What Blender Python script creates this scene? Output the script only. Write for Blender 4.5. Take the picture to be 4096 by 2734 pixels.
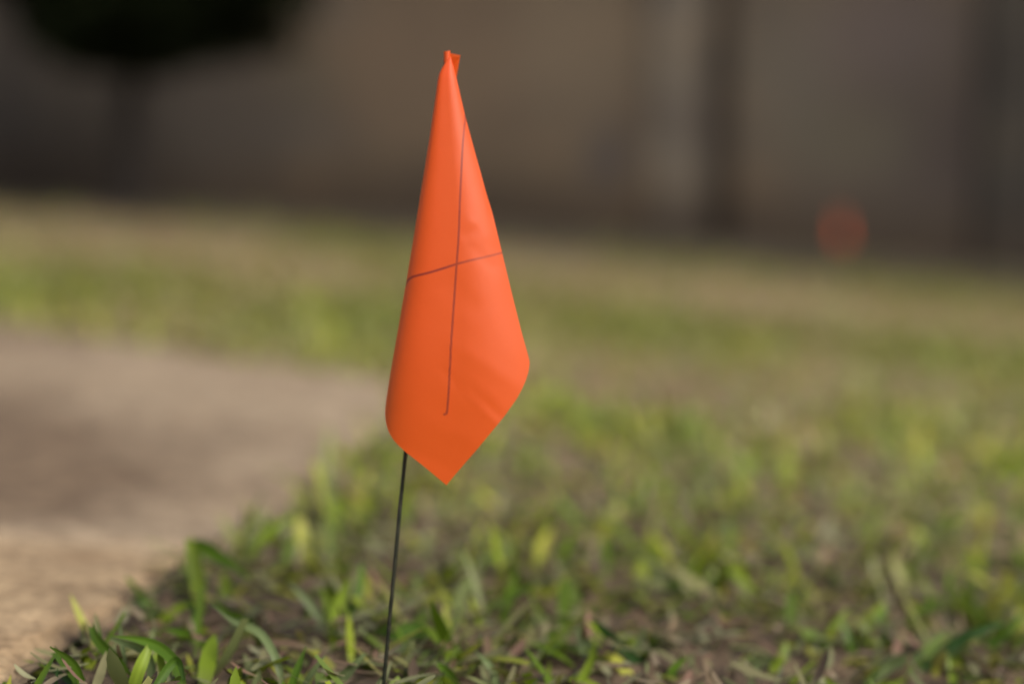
import bpy, math, random
import numpy as np
from mathutils import Vector

for o in list(bpy.data.objects):
    bpy.data.objects.remove(o, do_unlink=True)
S = bpy.context.scene
COL = S.collection

# ------------------------------------------------------------ camera, sky, sun
H = 0.186
LENS, SENS = 50.0, 36.0
FPX = LENS / SENS * 4096.0                       # focal length in photo pixels
PITCH = math.atan((1367 - 772) / FPX)
cam_d = bpy.data.cameras.new('camera')
cam = bpy.data.objects.new('camera', cam_d)
COL.objects.link(cam)
cam.location = (0, 0, H)
cam.rotation_euler = (math.pi / 2 - PITCH, 0, 0)
cam_d.lens = LENS; cam_d.sensor_width = SENS
cam_d.clip_start = 0.01; cam_d.clip_end = 1000
cam_d.dof.use_dof = True
cam_d.dof.focus_distance = 0.478
cam_d.dof.aperture_fstop = 2.5
cam_d.dof.aperture_blades = 9
S.camera = cam

SUN_EL, SUN_AZ = math.radians(41), math.radians(132)   # azimuth from +Y towards +X
w = bpy.data.worlds.new('World'); S.world = w; w.use_nodes = True
nt = w.node_tree
bg = nt.nodes['Background']
sky = nt.nodes.new('ShaderNodeTexSky')
sky.sky_type = 'NISHITA'; sky.sun_disc = False
sky.sun_elevation = SUN_EL; sky.sun_rotation = SUN_AZ
sky.dust_density = 4.0; sky.air_density = 1.0; sky.ozone_density = 0.6
nt.links.new(sky.outputs['Color'], bg.inputs['Color'])
bg.inputs['Strength'].default_value = 0.085
sl = bpy.data.lights.new('sun', 'SUN')
sun = bpy.data.objects.new('sun', sl); COL.objects.link(sun)
sl.energy = 1.85; sl.angle = math.radians(24); sl.color = (1.0, 0.94, 0.84)
sd = Vector((math.sin(SUN_AZ) * math.cos(SUN_EL), math.cos(SUN_AZ) * math.cos(SUN_EL), math.sin(SUN_EL)))
sun.rotation_euler = sd.to_track_quat('Z', 'Y').to_euler()
S.view_settings.view_transform = 'Standard'
S.view_settings.look = 'None'
S.view_settings.exposure = 0.60
S.view_settings.gamma = 1.0

# ------------------------------------------------------------ small helpers
rng = np.random.default_rng(11)
random.seed(5)
FW = np.array([0, math.cos(PITCH), -math.sin(PITCH)])
UP = np.array([0, math.sin(PITCH), math.cos(PITCH)])
RT = np.array([1.0, 0, 0])
CAM = np.array([0, 0, H])

def P(px, py, d):
    """photo pixel + distance along the view axis -> world point"""
    return CAM + d * (FW + (px - 2048) / FPX * RT - (py - 1367) / FPX * UP)

def smooth(e0, e1, x):
    t = np.clip((np.asarray(x, float) - e0) / (e1 - e0), 0, 1)
    return t * t * (3 - 2 * t)

def vnoise(x, y, seed=0):
    x = np.asarray(x, float); y = np.asarray(y, float)
    xi = np.floor(x).astype(np.int64); yi = np.floor(y).astype(np.int64)
    fx = x - xi; fy = y - yi
    fx = fx * fx * (3 - 2 * fx); fy = fy * fy * (3 - 2 * fy)
    def h(a, b):
        n = (a * 374761393 + b * 668265263 + seed * 974634777) & 0xffffffff
        n = ((n ^ (n >> 13)) * 1274126177) & 0xffffffff
        return ((n ^ (n >> 16)) & 0xffff) / 65535.0
    return ((h(xi, yi) * (1 - fx) + h(xi + 1, yi) * fx) * (1 - fy)
            + (h(xi, yi + 1) * (1 - fx) + h(xi + 1, yi + 1) * fx) * fy)

def fbm(x, y, seed=0, o=4):
    s = 0; a = 0.5; t = 0
    for k in range(o):
        s = s + a * vnoise(x * 2 ** k + 17.3 * k, y * 2 ** k - 9.1 * k, seed + k); t += a; a *= 0.5
    return s / t

def base_z(x, y):
    """gentle cross fall of the lawn"""
    xc = np.clip(x, -6, 6)
    return -0.072 * xc - 0.004 * xc * xc * smooth(2, 8, y)

def G(px, py):
    """photo pixel -> point on the lawn"""
    r = FW + (px - 2048) / FPX * RT - (py - 1367) / FPX * UP
    d = 0.5
    for _ in range(60):
        p = CAM + d * r
        g = float(base_z(p[0], p[1]))
        d = d + 0.7 * (p[2] - g) / max(-r[2], 0.01) * 0.8
        d = min(max(d, 0.05), 40)
    return CAM + d * r, d

def tag(o, label=None, cat=None, group=None, kind=None):
    for k, v in (('label', label), ('category', cat), ('group', group), ('kind', kind)):
        if v: o[k] = v
    return o

def mesh_np(name, V, F, mat, parent=None, smooth_=True, attrs=None, colors=None):
    me = bpy.data.meshes.new(name)
    V = np.asarray(V, np.float32); F = np.asarray(F, np.int32)
    me.vertices.add(len(V)); me.vertices.foreach_set('co', V.ravel())
    n = F.shape[1]
    me.loops.add(F.size); me.loops.foreach_set('vertex_index', F.ravel())
    me.polygons.add(len(F))
    me.polygons.foreach_set('loop_start', np.arange(0, F.size, n, dtype=np.int32))
    me.polygons.foreach_set('loop_total', np.full(len(F), n, np.int32))
    me.polygons.foreach_set('use_smooth', np.full(len(F), smooth_, bool))
    me.update(calc_edges=True)
    if colors is not None:
        a = me.color_attributes.new('Col', 'FLOAT_COLOR', 'POINT')
        c = np.ones((len(V), 4), np.float32); c[:, :3] = colors
        a.data.foreach_set('color', c.ravel())
    for k, v in (attrs or {}).items():
        a = me.attributes.new(k, 'FLOAT', 'POINT')
        a.data.foreach_set('value', np.asarray(v, np.float32).ravel())
    me.validate()
    me.materials.append(mat)
    o = bpy.data.objects.new(name, me); COL.objects.link(o)
    if parent is not None: o.parent = parent
    return o

def grid_faces(nr, nc, off=0, wrap=False):
    r = np.arange(nr - 1)[:, None]; c = np.arange(nc if wrap else nc - 1)[None, :]
    c2 = (c + 1) % nc
    a = r * nc + c; b = r * nc + c2; d = (r + 1) * nc + c; e = (r + 1) * nc + c2
    return np.stack([a, b, e, d], -1).reshape(-1, 4) + off

def tube(path, rad, n=12):
    path = np.asarray(path, float); m = len(path)
    rad = np.broadcast_to(np.asarray(rad, float), (m,))
    T = np.gradient(path, axis=0); T /= np.linalg.norm(T, axis=1)[:, None]
    ref = np.array([0, 1.0, 0]) if abs(T[0][1]) < 0.8 else np.array([1.0, 0, 0])
    A = np.cross(T, ref); A /= np.linalg.norm(A, axis=1)[:, None]
    B = np.cross(T, A)
    th = np.linspace(0, 2 * math.pi, n, endpoint=False)
    V = path[:, None] + rad[:, None, None] * (np.cos(th)[None, :, None] * A[:, None] + np.sin(th)[None, :, None] * B[:, None])
    return V.reshape(-1, 3), grid_faces(m, n, 0, True)

def box(x0, x1, y0, y1, z0, z1, nx=1, nz=1):
    V = np.array([[x, y, z] for z in (z0, z1) for y in (y0, y1) for x in (x0, x1)], float)
    F = np.array([[0, 2, 3, 1], [4, 5, 7, 6], [0, 1, 5, 4], [2, 6, 7, 3], [0, 4, 6, 2], [1, 3, 7, 5]])
    return V, F

def merge(parts):
    Vs, Fs, n = [], [], 0
    for V, F in parts:
        Vs.append(V); Fs.append(np.asarray(F) + n); n += len(V)
    return np.concatenate(Vs), np.concatenate(Fs)

# ------------------------------------------------------------ materials
class M:
    def __init__(s, name):
        s.m = bpy.data.materials.new(name); s.m.use_nodes = True
        s.t = s.m.node_tree; s.p = s.t.nodes['Principled BSDF']; s.out = s.t.nodes['Material Output']
    def n(s, k, **kw):
        x = s.t.nodes.new(k)
        for a, v in kw.items():
            if a in x.inputs: x.inputs[a].default_value = v
            else: setattr(x, a, v)
        return x
    def l(s, a, b): s.t.links.new(a, b)
    def coords(s, scale=(1, 1, 1)):
        tc = s.n('ShaderNodeTexCoord'); mp = s.n('ShaderNodeMapping')
        mp.inputs['Scale'].default_value = scale
        s.l(tc.outputs['Object'], mp.inputs['Vector']); return mp.outputs['Vector']
    def noise(s, vec, scale, detail=5, rough=0.55):
        x = s.n('ShaderNodeTexNoise'); x.inputs['Scale'].default_value = scale
        x.inputs['Detail'].default_value = detail; x.inputs['Roughness'].default_value = rough
        s.l(vec, x.inputs['Vector']); return x.outputs['Fac']
    def ramp(s, fac, stops):
        x = s.n('ShaderNodeValToRGB'); e = x.color_ramp.elements
        e[0].position, e[0].color = stops[0][0], (*stops[0][1], 1)
        e[1].position, e[1].color = stops[1][0], (*stops[1][1], 1)
        for p, c in stops[2:]:
            q = e.new(p); q.color = (*c, 1)
        s.l(fac, x.inputs['Fac']); return x.outputs['Color']
    def mix(s, fac, a, b, mode='MIX'):
        x = s.n('ShaderNodeMix'); x.data_type = 'RGBA'; x.blend_type = mode
        for v, i in ((fac, 0), (a, 6), (b, 7)):
            if isinstance(v, (int, float)): x.inputs[i].default_value = v
            elif isinstance(v, tuple): x.inputs[i].default_value = (*v, 1)
            else: s.l(v, x.inputs[i])
        return x.outputs[2]
    def bump(s, h, strength, dist):
        x = s.n('ShaderNodeBump'); x.inputs['Strength'].default_value = strength
        x.inputs['Distance'].default_value = dist
        s.l(h, x.inputs['Height']); s.l(x.outputs['Normal'], s.p.inputs['Normal']); return x.outputs['Normal']

def mat_ground():
    m = M('soil'); v = m.coords()
    n1 = m.noise(v, 7, 6); n2 = m.noise(v, 90, 6, 0.7)
    c = m.ramp(n2, [(0.30, (0.035, 0.023, 0.014)), (0.74, (0.27, 0.19, 0.115)), (0.52, (0.115, 0.078, 0.047))])
    c2 = m.ramp(n1, [(0.35, (0.26, 0.205, 0.085)), (0.65, (0.32, 0.225, 0.125))])
    at = m.n('ShaderNodeAttribute', attribute_name='near')
    c = m.mix(at.outputs['Fac'], c2, c)
    gr = m.n('ShaderNodeAttribute', attribute_name='Col')
    ga = m.n('ShaderNodeAttribute', attribute_name='patch')
    c = m.mix(ga.outputs['Fac'], c, gr.outputs['Color'])
    m.l(c, m.p.inputs['Base Color']); m.p.inputs['Roughness'].default_value = 0.95
    m.bump(n2, 0.8, 0.004)
    return m.m

def mat_slab(name, a, b, tone, sx):
    m = M(name); v = m.coords()
    n1 = m.noise(v, 9, 6); n2 = m.noise(v, 170, 6, 0.75); n3 = m.noise(v, 45, 5, 0.65)
    c = m.ramp(n1, [(0.35, a), (0.65, b)])
    g = m.ramp(n2, [(0.30, (0.46, 0.42, 0.38)), (0.62, (1.22, 1.2, 1.18))])
    c = m.mix(1.0, c, g, 'MULTIPLY')
    g3 = m.ramp(n3, [(0.32, (0.52, 0.48, 0.45)), (0.60, (1.12, 1.12, 1.12))])
    c = m.mix(0.8, c, g3, 'MULTIPLY')
    st = m.n('ShaderNodeAttribute', attribute_name='tone')
    c = m.mix(st.outputs['Fac'], c, m.mix(1.0, c, tone, 'MULTIPLY'))
    m.l(c, m.p.inputs['Base Color']); m.p.inputs['Roughness'].default_value = 0.9
    m.bump(n2, 0.7, 0.0015)
    return m.m

def mat_leaf(name, trans=0.35, rough=0.45, spec=0.35):
    m = M(name)
    a = m.n('ShaderNodeAttribute', attribute_name='Col')
    m.l(a.outputs['Color'], m.p.inputs['Base Color'])
    m.p.inputs['Roughness'].default_value = rough
    m.p.inputs['Specular IOR Level'].default_value = spec
    tr = m.n('ShaderNodeBsdfTranslucent'); mx = m.n('ShaderNodeMixShader'); mx.inputs[0].default_value = trans
    c = m.mix(1.0, a.outputs['Color'], (1.25, 1.2, 0.7), 'MULTIPLY')
    m.l(c, tr.inputs['Color'])
    m.l(m.p.outputs[0], mx.inputs[1]); m.l(tr.outputs[0], mx.inputs[2]); m.l(mx.outputs[0], m.out.inputs['Surface'])
    return m.m

def mat_flag():
    m = M('orange_vinyl'); v = m.coords()
    ink = m.n('ShaderNodeAttribute', attribute_name='ink')
    n = m.noise(v, 900, 4, 0.6); n2 = m.noise(v, 5200, 2, 0.5)
    base = m.mix(n, (0.87, 0.100, 0.006), (0.91, 0.118, 0.008))
    base = m.mix(ink.outputs['Fac'], base, (0.24, 0.022, 0.018))
    m.l(base, m.p.inputs['Base Color'])
    m.p.inputs['Roughness'].default_value = 0.46
    m.p.inputs['Specular IOR Level'].default_value = 0.6
    m.p.inputs['Sheen Weight'].default_value = 0.8; m.p.inputs['Sheen Roughness'].default_value = 0.35; m.p.inputs['Sheen Tint'].default_value = (1.0, 0.62, 0.22, 1)
    nn = m.bump(n2, 0.22, 0.0002)
    tr = m.n('ShaderNodeBsdfTranslucent'); m.l(nn, tr.inputs['Normal'])
    tc = m.mix(ink.outputs['Fac'], (0.95, 0.25, 0.02), (0.36, 0.045, 0.02)); m.l(tc, tr.inputs['Color'])
    mx = m.n('ShaderNodeMixShader'); mx.inputs[0].default_value = 0.35
    m.l(m.p.outputs[0], mx.inputs[1]); m.l(tr.outputs[0], mx.inputs[2]); m.l(mx.outputs[0], m.out.inputs['Surface'])
    return m.m

def mat_plain(name, col, rough=0.6, metal=0.0, var=0.25, scale=30):
    m = M(name); v = m.coords(); n = m.noise(v, scale, 5)
    c = m.mix(n, tuple(x * (1 - var) for x in col), tuple(x * (1 + var) for x in col))
    m.l(c, m.p.inputs['Base Color']); m.p.inputs['Roughness'].default_value = rough
    m.p.inputs['Metallic'].default_value = metal
    return m.m

def mat_wall(name, a, b, patches=()):
    m = M(name); v = m.coords(); v2 = m.coords((1.6, 1, 0.45))
    n1 = m.noise(v2, 1.3, 4); n2 = m.noise(v, 14, 6, 0.65)
    c = m.ramp(n1, [(0.35, a), (0.65, b)])
    n4 = m.noise(v, 2.6, 3); c = m.mix(1.0, c, m.ramp(n4, [(0.32, (0.66, 0.60, 0.60)), (0.50, (1.0, 0.97, 0.92)), (0.68, (1.35, 1.22, 1.05))]), 'MULTIPLY')
    g = m.ramp(n2, [(0.30, (0.72, 0.7, 0.68)), (0.65, (1.1, 1.1, 1.1))])
    c = m.mix(1.0, c, g, 'MULTIPLY')
    st = m.n('ShaderNodeAttribute', attribute_name='tone')
    sc = m.n('ShaderNodeAttribute', attribute_name='Col')
    c = m.mix(st.outputs['Fac'], c, sc.outputs['Color'])
    m.l(c, m.p.inputs['Base Color']); m.p.inputs['Roughness'].default_value = 0.95
    m.bump(n2, 0.6, 0.02)
    return m.m

SOIL = mat_ground(); LEAF = mat_leaf('grass_blade'); STRAW = mat_leaf('dry_grass', 0.15, 0.7)
FLAG = mat_flag()

# ------------------------------------------------------------ path outline (from ground points)
EPX = [(905, 884), (912, 940), (895, 1000), (790, 1085), (655, 1185), (540, 1275), (400, 1345), (330, 1385), (200, 1460), (60, 1568)]
EDGE = np.array([[-0.20, 0.10]] + [list(G(a_ * 4096 / 2349, b_ * 4096 / 2349)[0][:2]) for a_, b_ in EPX[::-1]])
def path_right(y): return np.interp(y, EDGE[:, 1], EDGE[:, 0])
PF0, PF1 = G(0, 1303)[0], G(1570, 1545)[0]
PFS = (PF0[1] - PF1[1]) / (PF0[0] - PF1[0])
def path_far(x): return PF1[1] + (np.asarray(x, float) - PF1[0]) * PFS
YE = float(PF1[1])
def in_path(x, y, mar=0.0):
    return (x < path_right(y) + mar) & (y < path_far(x) + mar) & (x > -2.5)

# colour patches of the lawn: (px, py, rx px, ry px, kind)   kind: g green, d dry/bare
SPOTS = [(250, 880, 500, 45, 'd', 1.0), (950, 980, 260, 50, 'd', .9), (2450, 1130, 420, 40, 'd', .7), (870, 950, 420, 60, 'd', 1.0), (2300, 1080, 420, 55, 'd', 1.0), (3300, 1230, 380, 70, 'd', .8), (1200, 930, 250, 60, 'g', 1.0),
         (150, 1180, 450, 70, 'g', 1.0), (1500, 1330, 320, 80, 'g', .9), (2700, 1320, 420, 80, 'g', 1.0), (3700, 1400, 400, 120, 'g', .9),
         (2300, 1500, 350, 110, 'd', .8), (2900, 1580, 330, 90, 'd', .9), (2150, 1680, 200, 90, 'g', .8), (3650, 1020, 500, 40, 'g', 1.0),
         (2500, 1750, 220, 90, 'g', .8), (2300, 1850, 250, 80, 'd', .7), (3200, 2000, 300, 90, 'd', .7), (650, 1010, 300, 45, 'd', .8),
         (1650, 2300, 200, 90, 'd', .6), (2900, 1200, 420, 50, 'd', .7), (3800, 1800, 300, 120, 'g', .6), (1480, 1820, 90, 90, 'g', 1.2), (1250, 1990, 140, 60, 'g', 1.2), (1330, 2130, 160, 60, 'g', 1.), (950, 2290, 140, 60, 'g', .8), (1000, 2500, 300, 60, 'd', .8), (2050, 2650, 250, 50, 'g', .8), (1300, 1080, 300, 45, 'd', .5)]
SP = []
for px, py, rx, ry, k, a in SPOTS:
    c, d = G(px, py); t, _ = G(px, py - ry); b, _ = G(px, py + ry)
    SP.append((c[0], c[1], rx / FPX * d, max(abs(t[1] - b[1]) / 2, 0.03), k, a))
def patchmap(x, y):
    """+1 lush green ... -1 dry"""
    far_ = smooth(1.5, 4, y)
    f = (fbm(x * 2.4, y * 2.4, 3) - 0.5) * 2.2 * (1 - far_) + (fbm(x * 2.6 + 3, y * 0.7, 23) - 0.5) * 3.0 * far_ + (fbm(x * 11, y * 11, 9) - 0.5) * 1.6
    for cx, cy, rx, ry, k, a in SP:
        e = np.exp(-(((x - cx) / rx) ** 2 + ((y - cy) / ry) ** 2))
        f = f + (1 if k == 'g' else -1) * a * e * 1.25
    return f

def ground_z(x, y):
    near = 1 - smooth(1.0, 3.0, np.hypot(x, y))
    z = base_z(x, y)
    z = z + (fbm(x * 22, y * 22, 21) - 0.5) * 0.012 * near + (fbm(x * 3, y * 3, 5) - 0.5) * (0.006 + 0.012 * near)
    z = z + (fbm(x * 120, y * 120, 33, 3) - 0.5) * 0.007 * near
    # soil sits a little below the slab along its edge
    ins = in_path(x, y, -0.004)
    return np.where(ins, base_z(x, y) - 0.02, z - 0.001)

# ------------------------------------------------------------ ground sheet
def warp(n, lo, hi, c, k):
    a = np.arcsinh((lo - c) * k); b = np.arcsinh((hi - c) * k)
    return np.sinh(np.linspace(a, b, n)) / k + c
gx = warp(460, -150, 150, 0.0, 3.0); gy = warp(560, -80, 260, 0.62, 4.5)
X, Y = np.meshgrid(gx, gy)
Z = ground_z(X, Y)
pm = patchmap(X, Y)
gcol = np.zeros(X.shape + (3,))
gcol[...] = (0.19, 0.19, 0.035)
t = smooth(-0.2, 0.9, pm)[..., None]
gcol = gcol * t + (1 - t) * np.array([0.30, 0.205, 0.115])
rd = smooth(0.5, 0.7, fbm(X * 1.3 + 4, Y * 1.3, 44))[..., None]
gcol = gcol * (1 - 0.35 * rd) + 0.35 * rd * np.array([0.30, 0.16, 0.10])
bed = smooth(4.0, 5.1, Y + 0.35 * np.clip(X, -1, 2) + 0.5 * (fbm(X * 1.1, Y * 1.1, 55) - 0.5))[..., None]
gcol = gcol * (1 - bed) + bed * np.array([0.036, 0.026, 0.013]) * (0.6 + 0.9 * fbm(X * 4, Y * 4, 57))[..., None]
Rr = np.hypot(X, Y)
o = mesh_np('ground', np.stack([X, Y, Z], -1).reshape(-1, 3), grid_faces(len(gy), len(gx)), SOIL,
            attrs={'near': (1 - smooth(0.8, 2.2, Rr)).ravel(), 'patch': np.maximum(0.85 * smooth(0.7, 2.0, Rr), bed[..., 0]).ravel()},
            colors=gcol.reshape(-1, 3))
tag(o, kind='structure')

# ------------------------------------------------------------ paving slabs of the path
def slab(name, y0, y1, mat, tonef, far=False):
    ny, nx = 170, 170
    v = np.linspace(0, 1, ny)[:, None]; u = np.linspace(0, 1, nx)[None, :] ** 0.6
    yy = y0 + (y1 - y0) * v + 0 * u
    xr = path_right(yy) + (fbm(yy * 28, yy * 0 + 2, 7) - 0.5) * 0.022
    xx = -2.2 + (xr + 2.2) * u
    if far:
        end = path_far(xx)
        yy = y0 + (end - y0) * v
        xr = path_right(np.minimum(yy, YE)); xx = -2.2 + (xr + 2.2) * u
        yy = yy + (fbm(xx * 25, xx * 0 + 5, 8) - 0.5) * 0.02 * v
    zz = base_z(xx, yy) + 0.005 + (fbm(xx * 9, yy * 9, 12) - 0.5) * 0.004 + (fbm(xx * 90, yy * 90, 13, 3) - 0.5) * 0.0012
    e = np.minimum(np.minimum((xr - xx), (yy - y0)), ((y0 + (y1 - y0)) - yy if not far else (path_far(xx) - yy)))
    zz = zz - 0.006 * (1 - smooth(0, 0.010, e)) ** 2
    top = np.stack([xx + 0 * yy, yy, zz], -1).reshape(-1, 3)
    bot = top.copy(); bot[:, 2] -= 0.05
    F = [grid_faces(ny, nx)]
    n = ny * nx
    idx = np.arange(n).reshape(ny, nx)
    for line in (idx[0], idx[-1], idx[:, 0], idx[:, -1]):
        F.append(np.stack([line[:-1], line[1:], line[1:] + n, line[:-1] + n], -1))
    V = np.concatenate([top, bot])
    st = tonef(V[:, 0], V[:, 1])
    o = mesh_np(name, V, np.concatenate(F), mat, attrs={'tone': st})
    return tag(o, kind='structure')
def st_far(x, y):
    x, y = x / 1.066, y / 1.066
    f = np.exp(-((y - 0.80 + 0.10 * (fbm(x * 5, y * 3, 64) - .5)) / 0.17) ** 4) * (1 - smooth(-0.30, -0.13, x + (y - 0.8) * 0.15 + 0.12 * (fbm(x * 9, y * 9, 65) - .5)))  # darker band across the slab, fading out before its right edge
    return np.clip(f * (0.55 + 0.9 * fbm(x * 14, y * 14, 61)) + 0.35 * smooth(0.5, 0.75, fbm(x * 6, y * 6, 62)) + 0.35 * smooth(-0.15, -0.6, x), 0, 1)
def st_near(x, y):
    x, y = x / 1.066, y / 1.066
    return np.clip(0.8 * np.exp(-(((x + 0.185) / 0.012) ** 2 + ((y - 0.60) / 0.012) ** 2)) + 0.5 * smooth(0.58, 0.8, fbm(x * 25, y * 25, 63)), 0, 1)
S1 = mat_slab('tan_concrete', (0.41, 0.30, 0.175), (0.50, 0.37, 0.225), (0.55, 0.48, 0.42), 1)
S2 = mat_slab('weathered_concrete', (0.35, 0.268, 0.178), (0.43, 0.340, 0.232), (0.50, 0.45, 0.41), 1)
JY = float(G(330, 2200)[0][1])
slab('path', 0.05, JY - 0.0035, S1, st_near)
slab('path', JY, YE, S2, st_far, True)

# ------------------------------------------------------------ grass blades
def blades(xs, ys, L, W, lean, az, curl, cols, tipw, lift=None, tipdark=None):
    """numpy batch of tapered bent blades, 6 stations, folded along the midrib"""
    n = len(xs); ns = 6
    s = np.linspace(0, 1, ns)
    zb = ground_z(xs, ys) - 0.002 if lift is None else ground_z(xs, ys) + lift
    ang = lean[:, None] + curl[:, None] * s[None, :]                     # from vertical
    ds = L[:, None] / (ns - 1)
    hx = np.cumsum(np.sin(ang) * ds, 1) - np.sin(ang[:, :1]) * ds
    hz = np.cumsum(np.cos(ang) * ds, 1) - np.cos(ang[:, :1]) * ds
    cx = xs[:, None] + hx * np.cos(az)[:, None]; cy = ys[:, None] + hx * np.sin(az)[:, None]
    cz = np.maximum(zb[:, None] + hz, ground_z(cx, cy) + 0.0005 if lift is not None else -9)
    prof = np.array([0.55, 0.85, 1.0, 0.95, 0.7, 0.0])[None, :] + tipw[:, None] * np.array([0, 0, 0, 0, 0.15, 0.55])[None, :]
    w = 0.5 * W[:, None] * prof
    sx = -np.sin(az)[:, None]; sy = np.cos(az)[:, None]
    tw = rng.normal(0, 0.5, n)[:, None] * s[None, :]
    wx = w * np.cos(tw) * sx; wy = w * np.cos(tw) * sy; wz = w * np.sin(tw)
    fold = -0.25 * w
    A = np.stack([cx + wx, cy + wy, cz + wz], -1); B = np.stack([cx - wx, cy - wy, cz - wz], -1)
    Mid = np.stack([cx, cy, cz + fold], -1)
    V = np.stack([A, Mid, B], 2).reshape(n, ns * 3, 3)
    f = []
    for k in range(ns - 1):
        a = k * 3
        f += [[a, a + 1, a + 4, a + 3], [a + 1, a + 2, a + 5, a + 4]]
    F = (np.arange(n)[:, None, None] * ns * 3 + np.array(f)[None]).reshape(-1, 4)
    c = np.repeat(cols[:, None, :], ns * 3, 1)
    st = np.repeat(s, 3)[None, :, None]
    pale = np.array([0.26, 0.27, 0.12])
    c = c * (0.35 + 0.65 * smooth(0, 0.35, st)) + pale * (0.65 - 0.65 * smooth(0, 0.35, st)) * 0.9
    return V.reshape(-1, 3), F, c.reshape(-1, 3)

def scatter(y0, y1, dens):
    wmax = 0.48 * y1 + 0.35
    n = int(dens * (y1 - y0) * 2 * wmax)
    x = rng.uniform(-wmax, wmax, n); y = rng.uniform(y0, y1, n)
    k = (np.abs(x) < 0.48 * y + 0.35) & ~in_path(x, y, 0.004 - 0.016 * smooth(0.50, 0.75, y) + 0.016 * fbm(x * 20, y * 20, 66) * smooth(0.5, 0.75, y))
    return x[k], y[k]

GREENS = np.array([[0.08, 0.135, 0.008], [0.13, 0.19, 0.012], [0.20, 0.25, 0.020], [0.10, 0.145, 0.03], [0.26, 0.27, 0.040], [0.16, 0.18, 0.075]])
DRY = np.array([[0.22, 0.16, 0.095], [0.15, 0.10, 0.06], [0.29, 0.23, 0.15], [0.09, 0.06, 0.04], [0.20, 0.19, 0.09], [0.22, 0.13, 0.09], [0.10, 0.07, 0.045], [0.20, 0.21, 0.10], [0.15, 0.18, 0.07], [0.26, 0.26, 0.15]])
def green_batch(y0, y1, dens, Lr, Wr, lean0=0.15):
    x, y = scatter(y0, y1, dens)
    f = patchmap(x, y)
    k = rng.random(len(x)) < (smooth(-0.85, 0.45, f) * 0.85 + 0.12) * (1 - 0.96 * smooth(3.9, 5.2, y + 0.35 * np.clip(x, -1, 2)))
    x, y, f = x[k], y[k], f[k]
    # blades grow in small crowns
    n = len(x)
    L = rng.uniform(*Lr, n) * (0.75 + 0.35 * smooth(-0.2, 0.8, f)); W = rng.uniform(*Wr, n)
    ci = rng.integers(0, len(GREENS), n)
    c = GREENS[ci] * rng.uniform(0.85, 1.5, (n, 1))
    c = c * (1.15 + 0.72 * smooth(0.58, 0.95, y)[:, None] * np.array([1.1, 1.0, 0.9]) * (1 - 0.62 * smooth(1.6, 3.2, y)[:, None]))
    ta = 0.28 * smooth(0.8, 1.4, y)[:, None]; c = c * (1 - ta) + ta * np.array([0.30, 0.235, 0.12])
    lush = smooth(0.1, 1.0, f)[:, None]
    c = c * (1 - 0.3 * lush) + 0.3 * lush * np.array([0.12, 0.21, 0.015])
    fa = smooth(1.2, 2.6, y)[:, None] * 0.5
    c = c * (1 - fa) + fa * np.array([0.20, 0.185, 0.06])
    yel = (rng.random((n, 1)) < 0.12)
    c = np.where(yel, c * 0.4 + 0.6 * np.array([0.33, 0.29, 0.14]), c)
    return blades(x, y, L, W, rng.uniform(lean0, lean0 * 0.5 + 1.2, n), rng.uniform(0, 2 * math.pi, n), rng.uniform(-0.3, 1.6, n), c, (rng.random(n) < 0.5).astype(float))
def dry_batch(y0, y1, dens, Lr, Wr):
    x, y = scatter(y0, y1, dens)
    k = rng.random(len(x)) > 0.90 * smooth(3.9, 5.2, y + 0.35 * np.clip(x, -1, 2)); x, y = x[k], y[k]; n = len(x)
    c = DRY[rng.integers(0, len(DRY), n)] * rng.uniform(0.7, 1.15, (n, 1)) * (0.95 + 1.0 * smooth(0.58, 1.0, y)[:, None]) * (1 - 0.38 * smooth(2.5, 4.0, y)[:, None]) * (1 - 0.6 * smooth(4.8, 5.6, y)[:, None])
    return blades(x, y, rng.uniform(*Lr, n), rng.uniform(*Wr, n), rng.uniform(1.2, 1.6, n), rng.uniform(0, 2 * math.pi, n),
                  rng.uniform(-0.9, 0.7, n), c, rng.random(n), lift=rng.uniform(0.001, 0.009, n))
def join(bs):
    V, F, C, n = [], [], [], 0
    for v, f, c in bs: V.append(v); F.append(f + n); C.append(c); n += len(v)
    return np.concatenate(V), np.concatenate(F), np.concatenate(C)

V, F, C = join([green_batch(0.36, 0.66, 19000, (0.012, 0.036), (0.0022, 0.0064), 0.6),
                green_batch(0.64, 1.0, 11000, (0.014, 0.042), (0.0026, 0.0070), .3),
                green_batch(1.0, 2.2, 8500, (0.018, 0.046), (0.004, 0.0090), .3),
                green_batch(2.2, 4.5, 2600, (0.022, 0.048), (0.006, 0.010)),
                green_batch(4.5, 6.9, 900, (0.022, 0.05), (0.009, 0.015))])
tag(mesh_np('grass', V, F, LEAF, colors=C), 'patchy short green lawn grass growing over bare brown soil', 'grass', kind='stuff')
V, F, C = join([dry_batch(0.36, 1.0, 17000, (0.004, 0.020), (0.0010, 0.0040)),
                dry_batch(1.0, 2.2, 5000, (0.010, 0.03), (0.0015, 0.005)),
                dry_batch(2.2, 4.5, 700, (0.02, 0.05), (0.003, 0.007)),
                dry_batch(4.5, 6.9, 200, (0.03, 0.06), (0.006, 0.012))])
tag(mesh_np('dry_thatch', V, F, STRAW, colors=C), 'dead straw-coloured blades and clippings lying flat between the green grass', 'dry grass', kind='stuff')

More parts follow.
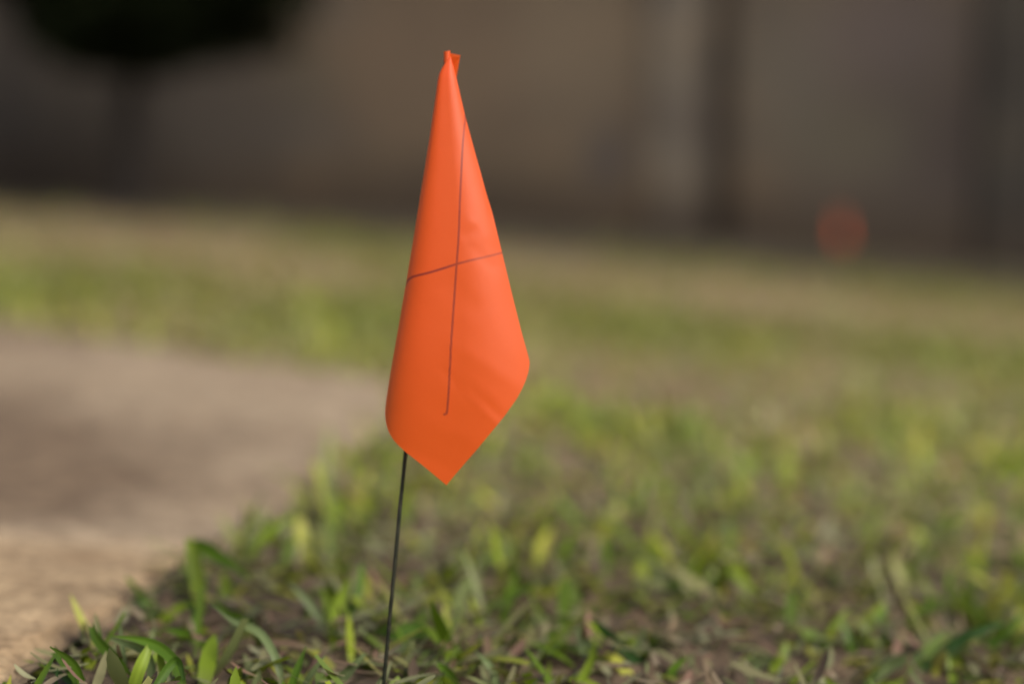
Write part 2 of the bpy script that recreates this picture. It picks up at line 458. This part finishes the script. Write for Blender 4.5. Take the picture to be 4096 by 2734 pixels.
# ------------------------------------------------------------ single tufts one can point at
def resample(pts, n):
    pts = np.asarray(pts, float)
    d = np.r_[0, np.cumsum(np.linalg.norm(np.diff(pts, axis=0), axis=1))]
    m = len(pts)
    out = []
    for t in np.linspace(0, m - 1, n):                       # Catmull-Rom
        i = min(int(t), m - 2); f = t - i
        p0 = pts[max(i - 1, 0)]; p1 = pts[i]; p2 = pts[i + 1]; p3 = pts[min(i + 2, m - 1)]
        out.append(0.5 * ((2 * p1) + (p2 - p0) * f + (2 * p0 - 5 * p1 + 4 * p2 - p3) * f * f + (3 * p1 - p0 - 3 * p2 + p3) * f ** 3))
    return np.array(out)

def hero_blade(pts, wpx, col, cut=0.0, roll=0.3):
    """pts: (px, py, distance beyond the root); wpx: width in photo px"""
    _, d0 = G(pts[0][0], min(pts[0][1], 2730) if pts[0][1] < 2735 else pts[0][1])
    W = np.array([P(a, b, d0 + c) for a, b, c in pts]); n = 18
    C = resample(W, n); s = np.linspace(0, 1, n)
    T = np.gradient(C, axis=0); T /= np.linalg.norm(T, axis=1)[:, None]
    side = np.cross(T, -FW[None, :]); side /= np.linalg.norm(side, axis=1)[:, None] + 1e-9
    nrm = np.cross(side, T)
    wid = 0.5 * wpx / FPX * d0 * (0.45 + 0.55 * smooth(0, 0.3, s)) * (1 - smooth(0.55, 1.0, s) * (1 - cut))
    ang = roll * np.sin(s * 3.0)
    dirn = np.cos(ang)[:, None] * side + np.sin(ang)[:, None] * nrm
    A = C + wid[:, None] * dirn; B = C - wid[:, None] * dirn; Mi = C - 0.3 * wid[:, None] * nrm
    if cut > 0.2:                                             # ragged mown end
        A[-1] += T[-1] * wid[-1] * 0.9; Mi[-1] -= T[-1] * wid[-1] * 0.8; B[-1] += T[-1] * wid[-1] * 0.2
    V = np.stack([A, (A + Mi) / 2, Mi, (B + Mi) / 2, B], 1).reshape(-1, 3)
    c = np.array(col)[None, :] * (0.9 + 0.25 * np.sin(s * 5 + pts[0][0])[:, None])
    c = np.repeat(c, 5, 0); vein = np.tile([1, 0.86, 1.12, 0.86, 1], n)[:, None]
    c = c * vein
    c[:15] = c[:15] * 0.5 + 0.5 * np.array([0.24, 0.24, 0.11])
    return V, grid_faces(n, 5), c

DG = (0.075, 0.15, 0.018); MG = (0.11, 0.21, 0.02); YG = (0.24, 0.34, 0.035); PG = (0.18, 0.24, 0.10); BG = (0.05, 0.12, 0.035)
TUFTS = [
 ('dark green mown tuft with frayed tips beside the tan path, nearest the left corner', [
   ([(350, 2780, 0), (290, 2680, .004), (215, 2600, .006)], 55, DG, .6), ([(340, 2790, 0), (300, 2660, -.004), (200, 2585, -.006)], 34, MG, .2),
   ([(345, 2790, 0), (250, 2700, .01), (175, 2650, .012)], 30, BG, .5), ([(230, 2790, 0), (225, 2730, 0), (232, 2660, .002)], 18, BG, .0)]),
 ('spreading tuft of arched green blades on the brown soil right of the tan path', [
   ([(560, 2800, 0), (480, 2660, .01), (390, 2560, .012), (365, 2500, .014)], 50, MG, .5), ([(600, 2790, 0), (590, 2620, .004), (440, 2550, .01)], 44, PG, .3),
   ([(520, 2790, 0), (560, 2670, 0), (600, 2580, .004)], 52, YG, .5), ([(740, 2790, -.01), (700, 2650, -.005), (600, 2570, 0), (440, 2540, 0)], 46, MG, .1),
   ([(680, 2790, -.005), (650, 2680, 0), (640, 2600, 0)], 40, YG, .6), ([(470, 2770, .01), (420, 2620, .012), (380, 2430, .02)], 16, DG, 0),
   ([(500, 2760, .01), (495, 2640, .01), (480, 2500, .02)], 30, PG, .3), ([(590, 2800, -.01), (700, 2640, -.004), (735, 2720, -.01)], 36, DG, .4)]),
 ('tallest near tuft, with a light green blade folded over, by the path edge', [
   ([(800, 2470, 0), (790, 2330, .0), (770, 2220, .002), (755, 2150, .004)], 62, YG, .5),
   ([(790, 2440, 0), (775, 2200, .002), (870, 2220, 0), (1010, 2320, -.004)], 66, MG, .15),
   ([(900, 2450, .01), (905, 2360, .012), (890, 2280, .016)], 60, YG, .3), ([(700, 2420, .02), (780, 2350, .02), (850, 2330, .02)], 44, DG, .3)]),
 ('low dark green tuft crossing brown thatch below the tall folded blade', [
   ([(620, 2480, 0), (600, 2420, 0), (560, 2390, 0)], 50, MG, .4), ([(560, 2430, 0), (680, 2470, 0), (830, 2560, -.01)], 44, DG, .2),
   ([(640, 2510, 0), (700, 2440, 0), (760, 2410, 0)], 36, YG, .5), ([(760, 2560, 0), (780, 2460, .004), (750, 2400, .01)], 40, MG, .5),
   ([(840, 2600, 0), (760, 2540, 0), (640, 2510, 0)], 42, MG, .1)]),
 ('long pale blade arching down to the bottom edge left of the flag wire', [
   ([(1130, 2790, 0), (1110, 2650, .002), (1040, 2530, .008), (930, 2480, .012), (840, 2410, .016)], 34, PG, .1),
   ([(1060, 2560, .0), (980, 2500, .004), (850, 2400, .008)], 56, MG, .2)]),
 ('upright yellow green tuft with a forked shape left of the flag wire', [
   ([(1350, 2560, 0), (1350, 2440, .002), (1400, 2310, .004)], 56, YG, .3), ([(1345, 2560, 0), (1320, 2430, .003), (1290, 2350, .005)], 52, YG, .4),
   ([(1330, 2560, 0), (1250, 2430, .0), (1150, 2320, .0)], 34, PG, .1), ([(1360, 2550, 0), (1430, 2380, .01), (1450, 2250, .014)], 44, MG, .3)]),
 ('thin upright green blades at the bottom edge just left of the flag wire', [
   ([(1150, 2800, 0), (1180, 2700, 0), (1225, 2580, .002)], 34, MG, .1), ([(1190, 2800, 0), (1240, 2700, 0), (1300, 2620, .0)], 26, PG, .2),
   ([(1290, 2800, 0), (1370, 2710, 0), (1460, 2610, .002)], 44, PG, .3), ([(1180, 2560, 0), (1200, 2610, .0), (1240, 2640, .0)], 40, MG, .4)]),
 ('dark green blade lying flat behind the foot of the flag wire', [
   ([(1450, 2590, 0), (1560, 2530, 0), (1680, 2520, 0), (1830, 2570, -.005)], 66, DG, .2), ([(1480, 2560, .01), (1420, 2530, .01), (1360, 2560, .01)], 54, PG, .3),
   ([(1560, 2640, 0), (1620, 2600, 0), (1740, 2590, 0)], 50, PG, .3)]),
 ('bright green blades at the bottom edge just right of the flag wire', [
   ([(1720, 2800, 0), (1770, 2720, 0), (1830, 2760, -.01)], 34, YG, .3), ([(1850, 2790, 0), (1800, 2700, 0), (1750, 2650, .0)], 42, MG, .4),
   ([(1990, 2790, 0), (1970, 2680, .0), (1900, 2600, .004)], 30, PG, .1)]),
 ('long dark green blade slanting down to the right of the orange flag', [
   ([(2620, 2700, 0), (2500, 2600, .0), (2400, 2510, .006), (2350, 2470, .01)], 50, BG, .2), ([(2420, 2700, 0), (2350, 2600, 0), (2310, 2500, .006)], 60, PG, .4),
   ([(2300, 2760, 0), (2360, 2650, 0), (2380, 2570, .0)], 36, YG, .2), ([(2200, 2640, 0), (2100, 2590, .0), (2050, 2550, .004)], 56, MG, .3)]),
 ('pale leaf pair lying low on the shaded soil, right of the long dark blade', [
   ([(2960, 2690, 0), (3020, 2650, 0), (3120, 2640, .0)], 62, PG, .3), ([(3080, 2700, 0), (3130, 2620, .0), (3150, 2560, .004)], 44, YG, .1),
   ([(2700, 2760, 0), (2690, 2680, .0), (2760, 2620, .0)], 36, MG, .1)]),
 ('broad dark green blades leaning right in the bottom right corner', [
   ([(3640, 2700, 0), (3760, 2620, .0), (3880, 2540, .004), (4010, 2490, .01)], 70, BG, .2), ([(3900, 2640, 0), (4000, 2540, .0), (4110, 2450, .004)], 64, DG, .2),
   ([(3450, 2740, 0), (3560, 2660, .0), (3700, 2610, .0)], 56, PG, .3), ([(3820, 2770, 0), (3810, 2690, .0), (3790, 2610, .004)], 34, YG, .1),
   ([(3620, 2520, 0), (3700, 2430, .0), (3760, 2390, .004)], 50, MG, .2), ([(3960, 2400, 0), (4040, 2370, .0), (4140, 2320, .004)], 50, PG, .2)]),
 ('short bright green blades standing in front of the corner blades on the right', [
   ([(3300, 2620, 0), (3330, 2520, .0), (3390, 2430, .004)], 44, YG, .2), ([(3420, 2650, 0), (3400, 2560, .0), (3370, 2480, .004)], 40, MG, .3),
   ([(3560, 2600, 0), (3520, 2500, .0), (3540, 2420, .004)], 46, MG, .3), ([(3480, 2790, 0), (3540, 2740, .0), (3640, 2720, .0)], 40, YG, .2)]),
]
for label, bl in TUFTS:
    bs = [hero_blade(p, w_, c_, cut, random.uniform(-0.5, 0.5)) for p, w_, c_, cut in bl]
    org = np.concatenate([b_[0] for b_ in bs]); org = np.array([org[:, 0].mean(), org[:, 1].mean(), org[:, 2].min()])
    rt = bpy.data.objects.new('grass_tuft', None); COL.objects.link(rt); rt.location = org; rt.empty_display_size = 0.01
    tag(rt, label, 'grass tuft', 'larger grass tufts in the foreground')
    for V, F, C in bs:
        mesh_np('blade', V - org, F, LEAF, rt, colors=C)

# ------------------------------------------------------------ the orange marking flag
K = 4096 / 2349.0
D0 = 0.487
base_pt = P(1513, 2900, 0.498)
root = bpy.data.objects.new('marking_flag', None); COL.objects.link(root)
root.location = base_pt; root.empty_display_size = 0.02
tag(root, 'large sharp orange vinyl flag with marker cross, drooping on a thin wire in front', 'marking flag', 'orange marking flags on wires')

LE = np.array([(1032, 131), (1024, 140), (1017, 150), (1008, 168), (1004, 185), (1000, 215), (985, 318), (970, 410), (951, 530), (931, 650), (912, 760), (901, 822),
               (893, 870), (886, 915), (883, 940), (884, 962), (889, 984), (897, 1000), (908, 1015), (930, 1036), (952, 1053), (975, 1071), (1000, 1092), (1023, 1111)], float)
RE = np.array([(1034, 131), (1047, 178), (1057, 222), (1067, 265), (1090, 350), (1104, 400), (1117, 448), (1128, 482), (1140, 530), (1152, 580), (1175, 675), (1195, 755), (1212, 816),
               (1215.5, 830), (1213, 850), (1206, 873), (1196, 895), (1185, 915), (1170, 936), (1158, 953), (1141, 974), (1120, 999), (1097, 1027), (1070, 1058), (1045, 1087), (1025, 1111)], float)
def edge_at(E, y):
    # light smoothing of the traced outline
    return np.interp(y, E[:, 1], E[:, 0])
nr, nc = 620, 190
vy = 131 + (1111.3 - 131) * np.linspace(0, 1, nr)
xl = edge_at(LE, vy); xr = edge_at(RE, vy)
ker = np.ones(9) / 9
def sm(a):
    b = np.convolve(np.pad(a, 4, mode='edge'), ker, 'valid'); b[:4] = a[:4]; b[-14:] = a[-14:]; return b
xl, xr = sm(xl), sm(xr)
u = np.linspace(-1, 1, nc); u = np.sin(u * math.pi / 2) * 0.75 + u * 0.25
half = (xr - xl) / 2; cx_ = (xr + xl) / 2
PXX = cx_[:, None] + half[:, None] * u[None, :]
PYY = np.repeat(vy[:, None], nc, 1)
m_per = D0 * K / FPX                                          # metres per overview pixel at the flag
# cone-like bulge towards the viewer; its two generators run on past the cut lower corner
xlv = np.where(vy < 880, xl, np.interp(880, vy, xl) - (vy - 880) * 0.14)
xrv = np.where(vy < 770, xr, np.interp(770, vy, xr) + (vy - 770) * 0.27)
kk = np.hanning(83)[1:-1]; kk /= kk.sum()
def sm2(q): return np.convolve(np.pad(q, 40, mode='reflect', reflect_type='odd'), kk, 'valid')
xlv, xrv = np.minimum(sm2(xlv), xl), sm2(xrv) + 6 * smooth(250, 700, vy)
hv = (xrv - xlv) / 2; cv = (xrv + xlv) / 2
uv = np.clip((PXX - cv[:, None]) / hv[:, None], -1, 1.05)
hw = 125 * np.tanh(hv / 125)
profL = np.sqrt(np.clip(1 - np.abs(uv) ** 5.5, 0, 1)); profR = 1 - np.abs(uv) ** 2.1 * (0.9 + 0.1 * np.abs(uv) ** 2)
prof = np.where(uv < 0, profL, profR)
dep = -(hw * 0.44)[:, None] * prof
open_ = smooth(1111, 840, vy)
dep = dep + (30 * smooth(760, 1200, vy) ** 1.2)[:, None]
def ridge(p, q, wd, amp, fade=0.25):
    p = np.array(p, float); q = np.array(q, float); L = np.linalg.norm(q - p); e = (q - p) / L
    dx = PXX - p[0]; dy = PYY - p[1]
    s_ = (dx * e[0] + dy * e[1]) / L; r_ = dx * -e[1] + dy * e[0]
    return amp * np.exp(-(r_ / wd) ** 2) * smooth(-fade, fade, s_) * smooth(1 + fade, 1 - fade, s_)
dep = dep + ridge((1030, 780), (1215, 900), 22, -0.9) + ridge((1020, 850), (1150, 960), 15, 1.1) + ridge((1040, 860), (1160, 990), 13, -0.9) \
    + ridge((930, 1020), (1060, 1090), 18, 0.6) + ridge((960, 960), (1110, 1020), 26, -0.7) \
    + ridge((1062, 545), (1100, 520), 15, 1.1) + ridge((1075, 500), (1130, 555), 13, -0.9) + ridge((1120, 430), (1130, 500), 8, 1.2) \
    + ridge((1030, 640), (1090, 720), 30, 1.3) + ridge((1075, 560), (1140, 620), 16, 1.0)
dep = dep + (fbm(PXX / 60, PYY / 90, 71, 3) - 0.5) * 1.2 * np.minimum(half / 60, 1)[:, None] * (1 - np.abs(uv) ** 4)
D = D0 + 0.006 + dep * m_per
Wd = CAM + D[..., None] * (FW + ((PXX * K - 2048) / FPX)[..., None] * RT - ((PYY * K - 1367) / FPX)[..., None] * UP)
# marker lines
def dist_poly(pts):
    best = np.full(PXX.shape, 1e9); along = np.zeros(PXX.shape)
    for (x0, y0), (x1, y1) in zip(pts[:-1], pts[1:]):
        dx, dy = x1 - x0, y1 - y0; L2 = dx * dx + dy * dy
        t_ = np.clip(((PXX - x0) * dx + (PYY - y0) * dy) / L2, 0, 1)
        best = np.minimum(best, np.hypot(PXX - x0 - t_ * dx, PYY - y0 - t_ * dy))
    return best
v1 = [(1067, 265), (1067.5, 275), (1065, 290), (1061, 340), (1058, 400), (1055, 460), (1053, 520), (1051, 560), (1047.5, 605), (1043, 670), (1038, 740), (1034, 800), (1031, 860), (1029, 900), (1026, 940), (1024, 948), (1019, 950)]
h1 = [(930, 655), (932, 648), (937, 641), (946, 635), (960, 631), (985, 625), (1015, 616), (1047, 605.5), (1075, 598), (1110, 590), (1135, 584), (1153, 579)]
dv = dist_poly(v1); dh = dist_poly(h1)
inkv = (1 - smooth(1.3, 3.5, dv)) * 0.72 * (0.7 + 0.3 * smooth(265, 330, PYY)) * (0.85 + 0.3 * fbm(PXX / 3, PYY / 9, 81, 2))
inkh = (1 - smooth(1.3, 3.5, dh)) * np.where(PXX < 1015, 0.95, 0.95 - 0.40 * smooth(1000, 1110, PXX)) * (0.85 + 0.25 * fbm(PXX / 8, PYY / 3, 82, 2))
ink = np.clip(np.maximum(inkv, inkh), 0, 1)
# the sheet goes on round the left edge and back to the wire
nb = 40; nrb = int(nr * 0.815)
ub = np.linspace(0, 1, nb)[1:]
wirex = np.interp(vy, [117, 1035, 1568], [1025.5, 930, 880])
tgt = xl + (np.maximum(wirex, xl + 6) + 16 - xl) * (1 - smooth(650, 925, vy)) + 2
bx = xl[:nrb, None] + (tgt - xl)[:nrb, None] * ub[None, :] ** 1.3
bd = (D[:nrb, :1] + (0.0105 * np.minimum(half / 90, 1)[:nrb, None]) * np.sqrt(1 - (1 - ub[None, :]) ** 2))
by = np.repeat(vy[:nrb, None], nb - 1, 1) - 18 * ub[None, :] * smooth(700, 1000, vy[:nrb, None])
Wb = CAM + bd[..., None] * (FW + ((bx * K - 2048) / FPX)[..., None] * RT - ((by * K - 1367) / FPX)[..., None] * UP)
V = np.concatenate([Wd.reshape(-1, 3), Wb.reshape(-1, 3)])
nF = nr * nc
F1 = grid_faces(nr, nc); F2 = grid_faces(nrb, nb - 1, nF)
r = np.arange(nrb - 1)
F3 = np.stack([nF + r * (nb - 1), r * nc, (r + 1) * nc, nF + (r + 1) * (nb - 1)], -1)
ik = np.concatenate([ink.ravel(), np.zeros(nrb * (nb - 1))])
o = mesh_np('flag_sheet', V - base_pt, np.concatenate([F1, F3, F2]), FLAG, root, attrs={'ink': ik})

# sleeve rolled round the top of the wire, with its loose tab
def LP(px, py, d): return P(px * K, py * K, d) - base_pt
dS = D0 + 0.0085
th = np.linspace(0.2, 2 * math.pi * 0.97, 40)
rows = []
for i, (xc, yc) in enumerate([(1025.6, 117.5), (1025.6, 127), (1025.2, 140), (1024.5, 165), (1023.5, 200)]):
    c = LP(xc, yc, dS); rr = 7.6 * m_per
    rows.append([c + rr * (math.cos(a) * RT + math.sin(a) * -FW * 0.9) + UP * 0.00025 * math.cos(a * 1.0 + 1.0) * (i == 0) for a in th])
Vs = np.array(rows).reshape(-1, 3); Fs = grid_faces(5, 40)
tabr = []
for j, s_ in enumerate(np.linspace(0, 1, 8)):
    tl = np.array([1031, 121.8]) * (1 - s_) + np.array([1056, 127.0]) * s_
    bl_ = np.array([1028, 190.0]) * (1 - s_) + np.array([1045.5, 188]) * s_
    for q in np.linspace(0, 1, 8):
        p_ = tl * (1 - q) + bl_ * q
        tabr.append(LP(p_[0], p_[1], dS + 0.0006 - 0.0008 * s_))
Vt = np.array(tabr); Ft = grid_faces(8, 8)
Va, Fa = merge([(Vs, Fs), (Vt, Ft)])
mesh_np('sleeve', Va, Fa, FLAG, root, attrs={'ink': np.zeros(len(Va))})

WIRE = M('dark_wire'); v = WIRE.coords(); n = WIRE.noise(v, 300, 4)
WIRE.l(WIRE.ramp(n, [(0.35, (0.018, 0.022, 0.014)), (0.7, (0.05, 0.05, 0.035))]), WIRE.p.inputs['Base Color'])
WIRE.p.inputs['Metallic'].default_value = 0.5; WIRE.p.inputs['Roughness'].default_value = 0.42
pts = [LP(1025.6, 119, dS), LP(1016, 210, dS), LP(975, 600, dS + .003), LP(930.5, 1035, dS + .004), LP(906, 1290, dS + .003), LP(880, 1568, dS + 0.002), LP(872, 1650, dS + 0.002), LP(866, 1720, dS + 0.002)]
V, F = tube(resample(pts, 60), 0.00072, 14)
mesh_np('wire', V, F, WIRE.m, root)

# second flag, far across the lawn near the wall
fp, fd = G(3352, 1000)
def copy_tree(o, parent=None):
    c = o.copy(); COL.objects.link(c)
    if parent is not None: c.parent = parent
    for ch in list(o.children): copy_tree(ch, c)
    return c
YF = 6.3
far = copy_tree(root)
fx = (3352 - 2048) / FPX * YF
far.location = (fx, YF, float(base_z(fx, YF)) - 0.010)
far.scale = (0.95, 0.95, 0.95)
far.rotation_euler = (0, 0, 0.5)
far['label'] = 'small blurred red flag far off on the right, low in front of the wall'

# ------------------------------------------------------------ wall at the back
WY = 7.3
def wx(ox): return (ox * K - 2048) / FPX * WY                   # overview px -> metres on the wall plane
def wz(oy): return H + (772 - oy * K) / FPX * WY
wall = bpy.data.objects.new('boundary_wall', None); COL.objects.link(wall)
wall.location = (0, WY, 0)
tag(wall, 'long stained brown plaster wall with a pilaster and dirty foot, closing off the lawn', 'wall')
def panel(name, x0, x1, y0, y1, z0, z1, mat, parent, tones, step=0.03):
    """box with a finely divided front so that stains and painted shade have a place of their own"""
    nx = max(2, int((x1 - x0) / step)); nz = max(2, int((z1 - z0) / step))
    xs = np.linspace(x0, x1, nx); zs = np.linspace(z0, z1, nz)
    XX, ZZ = np.meshgrid(xs, zs)
    YY = np.full(XX.shape, y0)
    V = np.stack([XX, YY, ZZ], -1).reshape(-1, 3); n = len(V)
    B = V.copy(); B[:, 1] = y1
    F = [grid_faces(nz, nx), grid_faces(nz, nx)[:, ::-1] + n]
    idx = np.arange(n).reshape(nz, nx)
    for line in (idx[0], idx[-1], idx[:, 0], idx[:, -1]):
        F.append(np.stack([line[:-1], line[1:], line[1:] + n, line[:-1] + n], -1))
    V = np.concatenate([V, B])
    st = np.zeros(len(V)); col = np.zeros((len(V), 3)) + 0.05
    for sx, sz, rx, rz, amt, c in tones:
        wob = 0.35 * (fbm(V[:, 0] * 5, V[:, 2] * 5, int(abs(sx) * 10) + 3) - 0.5)
        r2 = ((V[:, 0] - sx) / rx) ** 2 + ((V[:, 2] - sz) / rz) ** 2 + wob
        a = amt * np.exp(-np.clip(r2, 0, None) ** 1.5)
        new = st + a * (1 - st)
        k = np.where(new > 1e-5, a / np.maximum(new, 1e-5), 0)[:, None]
        col = col * (1 - k) + k * np.array(c)
        st = new
    # soil splashed up the foot
    foot = (1 - smooth(0.06, 0.42, V[:, 2] - base_z(V[:, 0], np.full(len(V), WY)) + 0.15 * (fbm(V[:, 0] * 2.5, V[:, 2] * 3, 90) - 0.5))) * 0.8
    new = st + foot * (1 - st); k = np.where(new > 1e-5, foot * 1.0 / np.maximum(new, 1e-5), 0)[:, None]
    col = col * (1 - k) + k * np.array([0.026, 0.017, 0.010]); st = new
    return mesh_np(name, V, np.concatenate(F), mat, parent, smooth_=False, attrs={'tone': st}, colors=col)
def ST(ox, oy, rx, ry, amt, c): return (wx(ox), wz(oy), rx * K / FPX * WY, ry * K / FPX * WY, amt, c)
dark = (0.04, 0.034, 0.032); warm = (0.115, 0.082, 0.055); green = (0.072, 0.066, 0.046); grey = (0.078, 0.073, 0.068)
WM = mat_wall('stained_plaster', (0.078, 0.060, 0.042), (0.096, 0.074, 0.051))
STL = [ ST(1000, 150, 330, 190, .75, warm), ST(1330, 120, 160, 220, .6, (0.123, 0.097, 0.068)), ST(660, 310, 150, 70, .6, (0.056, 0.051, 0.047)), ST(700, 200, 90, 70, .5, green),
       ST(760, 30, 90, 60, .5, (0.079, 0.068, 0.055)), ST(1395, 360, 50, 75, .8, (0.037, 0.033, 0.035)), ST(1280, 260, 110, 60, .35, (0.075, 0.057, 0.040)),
       ST(150, 250, 500, 400, .8, (0.052, 0.042, 0.034)), ST(100, 330, 330, 160, .6, (0.030, 0.024, 0.020)), ST(420, 260, 230, 240, .7, (0.034, 0.028, 0.023)), ST(120, 100, 300, 250, .5, (0.037, 0.031, 0.024)), ST(20, 250, 80, 300, .75, (0.022, 0.018, 0.016)), ST(520, 200, 170, 200, .6, (0.053, 0.044, 0.037))]  # dark left end: tree's shade and corner falloff painted into the wall colour
STR = [ST(2150, 200, 200, 420, .5, (0.036, 0.029, 0.027)), ST(2000, 300, 330, 320, .55, (0.052, 0.044, 0.038)), ST(1800, 150, 130, 200, .5, (0.088, 0.081, 0.066)), ST(2000, 80, 170, 120, .65, (0.075, 0.059, 0.057)), ST(1950, 330, 170, 80, .5, green), ST(2200, 330, 130, 170, .75, (0.037, 0.027, 0.024)),  # darker towards the right: corner falloff painted into the colour, among real stains
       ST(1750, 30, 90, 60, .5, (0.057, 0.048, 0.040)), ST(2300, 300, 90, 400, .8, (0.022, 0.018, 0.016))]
zt = 2.5
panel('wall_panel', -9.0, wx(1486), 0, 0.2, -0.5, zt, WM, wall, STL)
panel('pilaster', wx(1486) + 0.001, wx(1612), -0.02, 0.2, -0.6, zt + 0.03, mat_wall('pale_render', (0.094, 0.083, 0.070), (0.110, 0.098, 0.083)), wall, [ST(1540, 20, 60, 60, .3, grey)])
panel('recess', wx(1612) + 0.001, wx(1672), 0.07, 0.2, -0.6, zt, mat_wall('dark_joint', (0.056, 0.045, 0.036), (0.066, 0.054, 0.043)), wall, [])
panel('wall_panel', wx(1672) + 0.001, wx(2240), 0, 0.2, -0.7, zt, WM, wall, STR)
panel('pier', wx(2240) + 0.001, wx(2420), -0.03, 0.25, -0.8, zt + 0.08, mat_wall('mossy_render', (0.030, 0.027, 0.023), (0.038, 0.034, 0.029)), wall, [])
panel('wall_panel', wx(2420) + 0.001, 9.0, 0, 0.2, -1.1, zt, WM, wall, [])
V, F = box(-9.1, wx(1486), -0.05, 0.25, zt + 0.001, zt + 0.09)
V2, F2 = box(wx(1672), 9.1, -0.05, 0.25, zt + 0.001, zt + 0.078)
CO = mat_plain('coping_stone', (0.16, 0.14, 0.12), 0.9)
mesh_np('coping', V, F, CO, wall, smooth_=False); mesh_np('coping', V2, F2, CO, wall, smooth_=False)

# ------------------------------------------------------------ dark round-headed tree in front of the wall
TY = 5.9
def tx(ox): return (ox * K - 2048) / FPX * TY
def tz(oy): return H + (772 - oy * K) / FPX * TY
tree = bpy.data.objects.new('clipped_tree', None); COL.objects.link(tree)
tbx = tx(308); tree.location = (tbx, TY, float(base_z(tbx, TY)))
tag(tree, 'small tree with a dense rounded blackish green crown on a thin trunk, before the wall', 'tree')
BARK = mat_plain('bark', (0.011, 0.008, 0.007), 0.95, 0, 0.4, 25)
zb = float(base_z(tbx, TY))
c0 = np.array([0, 0, 0.0])
cc = np.array([tx(356) - tbx, 0.0, tz(-128) - zb])               # crown centre, local
RX, RZ = 386 * K / FPX * TY, 306 * K / FPX * TY
tr = [(-0.03, 0.01, -0.1), (-.01, 0, .15), (0.0, 0, 0.4), (0.03, 0.02, 0.75), (cc[0], 0, cc[2] - 0.1)]
V1, F1 = tube(resample(tr, 40), np.interp(np.linspace(0, 1, 40), [0, .12, .5, 1], [0.075, 0.050, 0.045, 0.03]), 14)
parts = [(V1, F1)]
for k in range(11):
    a = k * 2.4; e = rng.uniform(0.0, 1.1)
    st0 = np.array([0.03 + rng.normal(0, .01), 0.02, rng.uniform(0.55, 0.95)])
    en = cc + np.array([math.cos(a) * math.cos(e) * RX * .8, math.sin(a) * math.cos(e) * RX * .8, (math.sin(e) - .35) * RZ * .8])
    mid = (st0 + en) / 2 + rng.normal(0, .04, 3)
    parts.append(tube(resample([st0, mid, en], 14), np.linspace(0.024, 0.006, 14), 8))
V, F = merge(parts)
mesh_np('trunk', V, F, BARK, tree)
# crown: leaf sized faces in clumps through the outer volume
nl = 60000
cl = rng.normal(0, 1, (420, 3)); cl /= np.linalg.norm(cl, axis=1)[:, None]
cl *= rng.uniform(0.55, 0.97, (420, 1)) * (1 + 0.10 * np.sin(cl[:, :1] * 5 + cl[:, 2:] * 4))
ids = rng.integers(0, 420, nl)
pos = cl[ids] + rng.normal(0, 0.065, (nl, 3))
pos[:, 2] = np.where(pos[:, 2] < -0.95, -0.95, pos[:, 2])
pos = pos * np.array([RX, RX, RZ]) + cc
a1 = rng.normal(0, 1, (nl, 3)); a1 /= np.linalg.norm(a1, axis=1)[:, None]
a2 = np.cross(a1, rng.normal(0, 1, (nl, 3))); a2 /= np.linalg.norm(a2, axis=1)[:, None]
ll = rng.uniform(0.02, 0.038, (nl, 1)); lw = ll * 0.42
V = np.stack([pos - a1 * ll, pos + a2 * lw, pos + a1 * ll, pos - a2 * lw], 1).reshape(-1, 3)
F = np.arange(nl * 4).reshape(-1, 4)
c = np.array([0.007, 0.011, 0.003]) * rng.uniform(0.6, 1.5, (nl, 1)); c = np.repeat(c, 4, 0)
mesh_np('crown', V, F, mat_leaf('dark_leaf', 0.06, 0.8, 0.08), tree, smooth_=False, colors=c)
